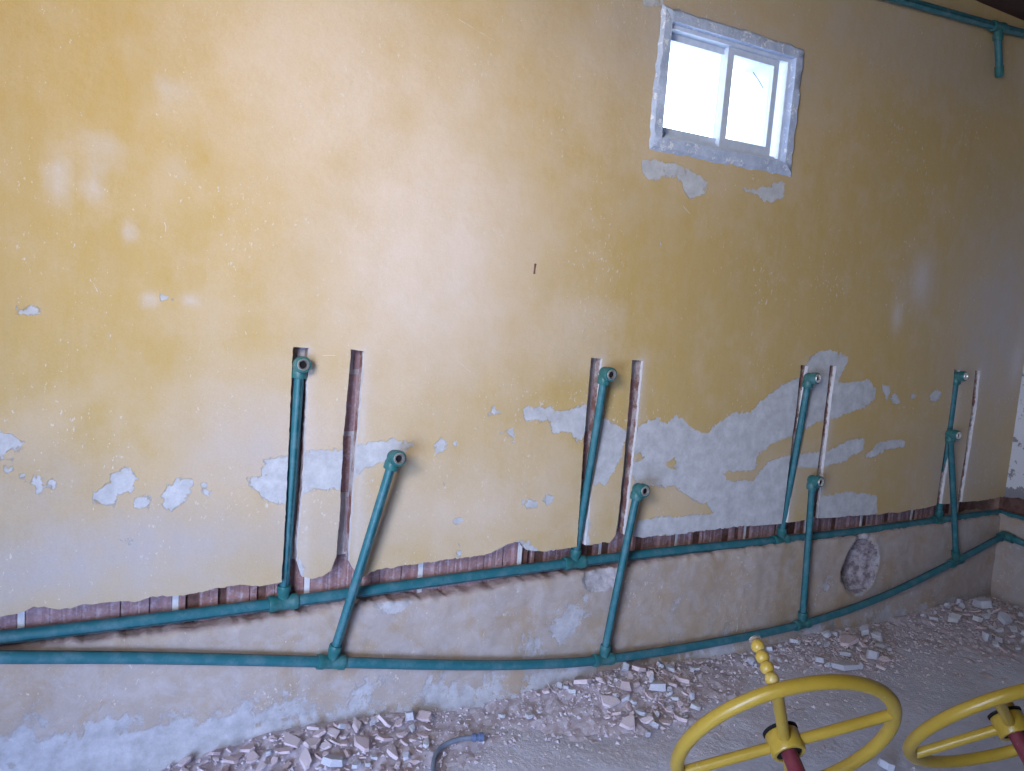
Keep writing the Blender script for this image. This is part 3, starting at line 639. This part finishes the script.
# ------------------------------------------------------------------ yellow exercise wheels
def wheel(c, A, B, N, label, handle, seed):
    c, A, B, N = Vector(c), Vector(A).normalized(), Vector(B), Vector(N); B = (B-A*B.dot(A)).normalized(); N = A.cross(B)
    if N.y > 0: N = -N                    # shaft side, towards the photographer
    L = (c.z-.006)/-N.z; foot = c+N*L
    root = link('exercise_wheel', None, None, (foot.x, foot.y, 0)); tag(root, label, 'wheel', 'yellow hand wheels on red shafts')
    R, r = .22, .0136
    mb = MB(); V = []; Fc = []; n, q = 64, 14
    for i in range(n):
        w = 2*math.pi*i/n; dr = A*math.cos(w)+B*math.sin(w)
        for j in range(q):
            v = 2*math.pi*j/q; V.append(c+dr*(R+r*math.cos(v))+N*(r*math.sin(v)))
    for i in range(n):
        for j in range(q): Fc.append((i*q+j, ((i+1) % n)*q+j, ((i+1) % n)*q+(j+1) % q, i*q+(j+1) % q))
    mb.add(V, Fc); place(root, mb.build('rim', M['yellow']))
    for dr in (A, B, -A, -B):
        mb = MB(); mb.tube([c+dr*.028, c+dr*(R-.004)], .0112, 14); place(root, mb.build('spoke', M['yellow']))
    mb = MB(); mb.lathe(c-N*.022, N, [(0, .026), (0, .032), (.003, .034), (.041, .034), (.044, .032), (.044, .026)], 28, 0, True); h = place(root, mb.build('hub', M['yellow']))
    mb = MB(); mb.lathe(c-N*.021, N, [(0, .0265), (.040, .0265)], 24); b = place(root, mb.build('bearing', M['dark'])); b.parent = h
    mb = MB(); mb.lathe(c-N*.028, N, [(0, .0355), (.005, .0355)], 24); b = place(root, mb.build('washer', M['dark'])); b.parent = h
    mb = MB(); mb.tube([c-N*.030, c, foot], [.015, .0160, .0175], 18); place(root, mb.build('shaft', M['red']))
    if not handle:
        mb = MB(); mb.sphere(c-N*.040+A*.014, .014); place(root, mb.build('end_ball', M['bead']))
    mb = MB(); mb.lathe((foot.x, foot.y, 0), (0, 0, 1), [(0, .085), (.008, .085), (.009, .082), (.010, .03), (.03, .026)], 28); place(root, mb.build('base_plate', M['red']))
    if handle:
        hb = c+handle[0]*R*A+handle[1]*R*B; ax = -N
        mb = MB(); mb.tube([hb, hb+ax*.109], .006, 10); g = place(root, mb.build('handle_rod', M['rust']))
        for i in range(4):
            mb = MB(); mb.sphere(hb+ax*(.0235+.0228*i), .0130, 18); b = place(root, mb.build('bead', M['bead'])); b.parent = g
        mb = MB(); mb.lathe(hb+ax*.1045, ax, [(0, .008), (.001, .0115), (.004, .0115), (.005, .009)], 18); b = place(root, mb.build('cap_washer', M['chrome'])); b.parent = g
    return root
wheel((1.2425, -.9878, .3921), (.787, -.4829, .3841), (-.5647, -.3128, .7638), (-.2487, -.8179, -.5188), 'yellow spoked hand wheel with a beaded handle standing up from its rim, nearest the rubble', (0, 1), 1)
wheel((1.8085, -1.1105, .3797), (.5676, -.6164, .5458), (-.7955, -.2396, .5566), (-.2123, -.7501, -.6264), 'yellow spoked hand wheel cut off by the right edge, on a dark red shaft', None, 2)

# ------------------------------------------------------------------ rubble
def hull_mesh(name, mat, n, sx, sy, sz, seed):
    rr = random.Random(seed); bm = bmesh.new()
    for i in range(n):
        a = 2*math.pi*(i+rr.uniform(-.42, .42))/n; q = rr.uniform(.55, 1)
        for s in (-1, 1):
            w = rr.uniform(.72, 1.0); a += rr.uniform(-.12, .12); bm.verts.new((math.cos(a)*q*w*sx/2, math.sin(a)*q*w*sy/2, s*sz/2*rr.uniform(.7, 1)))
    res = bmesh.ops.convex_hull(bm, input=bm.verts); bmesh.ops.delete(bm, geom=[v for v in bm.verts if not v.link_faces], context='VERTS')
    bmesh.ops.recalc_face_normals(bm, faces=bm.faces)
    me = bpy.data.meshes.new(name); bm.to_mesh(me); bm.free(); me.materials.append(mat); return me
SH = [hull_mesh('brick_shard', M['shard'], random.Random(i).choice([5, 6, 7]), 1, random.Random(i).uniform(.5, .85), random.Random(i+50).uniform(.09, .20), i) for i in range(16)]
LU = [hull_mesh('plaster_lump', M['lump'], 6, 1, random.Random(i).uniform(.6, .95), random.Random(i+9).uniform(.22, .5), 100+i) for i in range(9)]
WL = [hull_mesh('plaster_lump', M['white_lump'], 6, 1, random.Random(i).uniform(.6, .95), random.Random(i+9).uniform(.25, .42), 200+i) for i in range(5)]
PLK = [hull_mesh('plaster_slab', M['lump'], 4, 1, .38, .16, 300+i) for i in range(3)]
CEN = [(F(300, 752), .42, .17, .050), (F(620, 690), .34, .14, .045), (F(835, 648), .30, .14, .022), (F(985, 618), .42, .22, .040)]
def mound(x, y):
    h = 0
    for c, a, b, hh in CEN: h = h+hh*np.exp(-(((x-c.x)/a)**2+((y-c.y)/b)**2))
    wv = np.clip(1+np.asarray(y)/.12, 0, 1); return h+.012*wv*np.clip((np.asarray(x)-.2)*2, 0, 1)
def set_down(o, x, y, tilt, s, yaw=None):
    o.rotation_euler = (random.gauss(0, tilt), random.gauss(0, tilt), yaw if yaw is not None else random.uniform(0, 6.28)); o.scale = (s, s, s)
    R_ = o.rotation_euler.to_matrix(); zs = [(R_ @ (v.co*s)).z for v in o.data.vertices]
    o.location = (x, y, float(mound(x, y))-min(zs)-.004)
    xm = max((R_ @ (v.co*s)).y for v in o.data.vertices)
    lim = -.012-(.03 if y > -.1 else 0)
    if y+xm > lim: o.location.y = lim-xm
    return o
BIG = [(578, 688, .100, SH, 'largest flat pinkish brick shard in the heap at the foot of the second leaning riser'),
       (597, 674, .055, SH, 'pale brick shard right under the tee of the second leaning riser'), (635, 676, .075, SH, 'wedge shaped pinkish shard against the green pipe, right of the second leaning riser'),
       (656, 692, .075, LU, 'blocky pale plaster lump in the middle heap'), (680, 682, .075, SH, 'dark reddish flat shard at the right end of the middle heap'), (670, 673, .05, LU, 'grey rounded lump beside the dark reddish shard'),
       (629, 721, .075, SH, 'brick shard tipped on edge at the near end of the middle heap'), (666, 717, .065, SH, 'two toned shard near the left rim of the yellow wheel'), (695, 704, .045, WL, 'small white plaster lump beside the yellow wheel rim'),
       (571, 696, .040, WL, 'white oval flake beside the largest flat shard'), (530, 715, .042, WL, 'lone white flake on the bare floor left of the middle heap'), (502, 715, .034, WL, 'small white lump between the hose end and the middle heap'),
       (819, 660, .065, LU, 'square grey plaster block behind the yellow beads'), (845, 664, .125, PLK, 'long flat grey slab in front of the other slabs'), (846, 653, .095, PLK, 'shorter grey slab behind the long slab'), (873, 656, .075, LU, 'flat pale block at the right end of the slabs'),
       (846, 643, .11, SH, 'flat reddish brick piece behind the grey slabs'), (881, 644, .085, PLK, 'thin pale sliver apart from the slabs, to their right'), (982, 612, .10, LU, 'upright pale lump on the heap in the far corner'), (886, 761, .065, LU, 'lump lying under the right edge of the first yellow wheel'),
       (355, 735, .075, SH, 'broad brick flake at the top right of the left heap'), (286, 740, .085, SH, 'large brick flake on the upper edge of the left heap against the wall'), (312, 754, .065, SH, 'thick pinkish shard in the centre of the left heap'), (283, 761, .085, SH, 'long flat shard at the lower left of the left heap'),
       (392, 755, .075, SH, 'brick shard at the right end of the left heap beside the hose'), (374, 740, .05, SH, 'tilted shard behind the right end of the left heap'), (412, 733, .036, WL, 'rounded white lump standing just left of the hose end'), (426, 744, .040, WL, 'flat white flake beside the bend of the hose'), (368, 765, .030, WL, 'small white lump at the lower edge of the left heap')]
spots = []
for i, (px, py, s, kind, label) in enumerate(BIG):
    p = F(px, py, .02); me = kind[i % len(kind)]
    o = link({id(SH): 'brick_shard', id(LU): 'plaster_lump', id(WL): 'plaster_lump', id(PLK): 'plaster_slab'}[id(kind)], me)
    yaw = {845: -.55, 846: -.5, 881: -.8}.get(px) if kind is PLK else None
    set_down(o, p.x, p.y, .13 if kind is not PLK else .06, s, yaw); tag(o, label, 'rubble', 'singled out pieces of rubble')
    spots.append((o.location.x, o.location.y, s))
ZONES = [('left', [(175, 775), (215, 755), (250, 743), (300, 731), (350, 723), (420, 719), (430, 735), (405, 785), (180, 790)], 92, (.030, .078), .13, 'left heap'),
         ('middle', [(530, 700), (545, 684), (580, 672), (640, 668), (700, 659), (705, 690), (690, 715), (650, 735), (606, 722), (600, 700), (550, 702)], 80, (.026, .080), .35, 'middle heap'),
         ('slabs', [(725, 655), (800, 634), (870, 636), (895, 650), (880, 668), (800, 670), (740, 668)], 46, (.022, .066), .6, 'slab heap'),
         ('corner', [(915, 612), (960, 600), (1000, 598), (1030, 602), (1040, 660), (1000, 650), (960, 633), (925, 628)], 52, (.030, .085), .55, 'corner heap')]
for name, poly, cnt, (s0, s1), gray, where in ZONES:
    fp = np.array([(F(x, y, .01).x, F(x, y, .01).y) for x, y in poly]); lo_, hi_ = fp.min(0), fp.max(0); got = tries = 0
    while got < cnt and tries < 20000:
        tries += 1; p = lo_+(hi_-lo_)*RNG.random(2)
        if p[1] > -.03 or p[0] > XR-.05 or sdf(p[None], fp)[0] < 0: continue
        s = s0+(s1-s0)*random.random()**1.8
        if any((p[0]-a)**2+(p[1]-b)**2 < (.29*(s+c))**2 for a, b, c in spots): continue
        spots.append((p[0], p[1], s)); got += 1
        if random.random() < gray:
            kind = WL if random.random() < .2 else LU; nm = 'plaster_lump'
        else: kind, nm = SH, 'brick_shard'
        o = link(nm, random.choice(kind)); set_down(o, p[0], p[1], .28 if name == 'left' else .36, s)
        q = (p[0]-lo_[0])/(hi_[0]-lo_[0]); e = (p[1]-lo_[1])/(hi_[1]-lo_[1]); fr = (s-s0)/(s1-s0)
        lab = ('tiny', 'small', 'bigger')[0 if fr < .12 else 1 if fr < .5 else 2]+' '+{'shard': 'terracotta shard', 'lump': 'grey plaster bit', 'white': 'white plaster bit'}['shard' if kind is SH else 'white' if kind is WL else 'lump']
        lab += ' '+('at the left end', 'left of centre', 'right of centre', 'at the right end')[min(3, int(q*4))]+' of the '+where+', '+('nearest the camera', 'midway', 'near the wall')[min(2, int(e*3))]
        tag(o, lab, 'rubble', ('plaster bits' if nm == 'plaster_lump' else 'brick shards')+' of the '+where)
# heaps of fine debris under the pieces, and the crumbs scattered over the floor: nobody could count them
def debris_bed():
    xs = np.arange(-.2, XR, .018); ys = np.arange(-1.0, -.005, .018); X, Y = np.meshgrid(xs, ys)
    Z = mound(X, Y)+.006*vnoise2(X, Y, 61, .03)+.004*vnoise2(X, Y, 62, .08)-.010; nx = len(xs)
    Fc = []
    for j in range(len(ys)-1):
        for i in range(nx-1):
            if max(Z[j, i], Z[j, i+1], Z[j+1, i], Z[j+1, i+1]) > -.004: Fc.append((j*nx+i, j*nx+i+1, (j+1)*nx+i+1, (j+1)*nx+i))
    V = np.stack([X.ravel(), Y.ravel(), np.maximum(Z, -.012).ravel()], 1); used = sorted({i for f in Fc for i in f}); mp = {u: i for i, u in enumerate(used)}
    return [tuple(V[u]) for u in used], [tuple(mp[i] for i in f) for f in Fc]
def crumbs():
    V, Fc = debris_bed()
    base = [(1, 0, -.5), (-.4, .9, -.5), (-.5, -.8, -.5), (.1, .1, .7), (.5, .6, .2)]
    bf = [(0, 2, 1), (0, 3, 2), (2, 3, 1), (0, 4, 3), (4, 1, 3), (0, 1, 4)]
    n = 0
    while n < 8000:
        t = random.random()
        if t < .72:
            q = random.choice(CEN); x = random.gauss(q[0].x, q[1]*.75); y = random.gauss(q[0].y-.02, q[2]*.95)
        elif t < .94: x = random.uniform(.2, XR-.03); y = -.03-abs(random.gauss(0, .16))
        else: x = random.uniform(.2, XR-.03); y = random.uniform(-1.4, -.05)
        if y > -.022 or x > XR-.03: continue
        s = .0018+.0075*random.random()**3; z = float(mound(x, y))+s*.2-.003; a = random.uniform(0, 6.28); ca, sa = math.cos(a), math.sin(a); b = len(V)
        fl = random.uniform(.3, .8)
        for p in base: V.append((x+s*(p[0]*ca-p[1]*sa), y+s*(p[0]*sa+p[1]*ca), z+s*p[2]*fl+s*random.uniform(-.2, .2)))
        Fc += [(f[0]+b, f[1]+b, f[2]+b) for f in bf]; n += 1
    tag(link('rubble_grit', mesh_from('rubble_grit', V, Fc, M['crumb'])), 'fine brick dust, grit and crumbs heaped along the foot of the wall', 'debris', kind='stuff')
crumbs()

# ------------------------------------------------------------------ hose end on the floor
hp = [(430, 800, .013), (433, 775, .013), (435, 757, .014), (443, 746, .018), (456, 740, .022), (468, 738, .024), (474, 737.5, .024)]
P = [F(*q) for q in hp]; root = tag(link('hose', None, None, (P[0].x, P[0].y, 0)), 'thin blue grey hose curling across the floor beside the left rubble heap', 'hose')
mb = MB(); mb.tube(catmull(P, .01), .0068, 12); place(root, mb.build('tube', M['hose']))
d = (P[-1]-P[-2]).normalized(); mb = MB(); mb.lathe(P[-1]-d*.006, d, [(0, .007), (.001, .0105), (.010, .0115), (.012, .0085), (.018, .0085), (.020, .012), (.032, .012), (.033, .008)], 16); place(root, mb.build('connector', M['hose_end']))
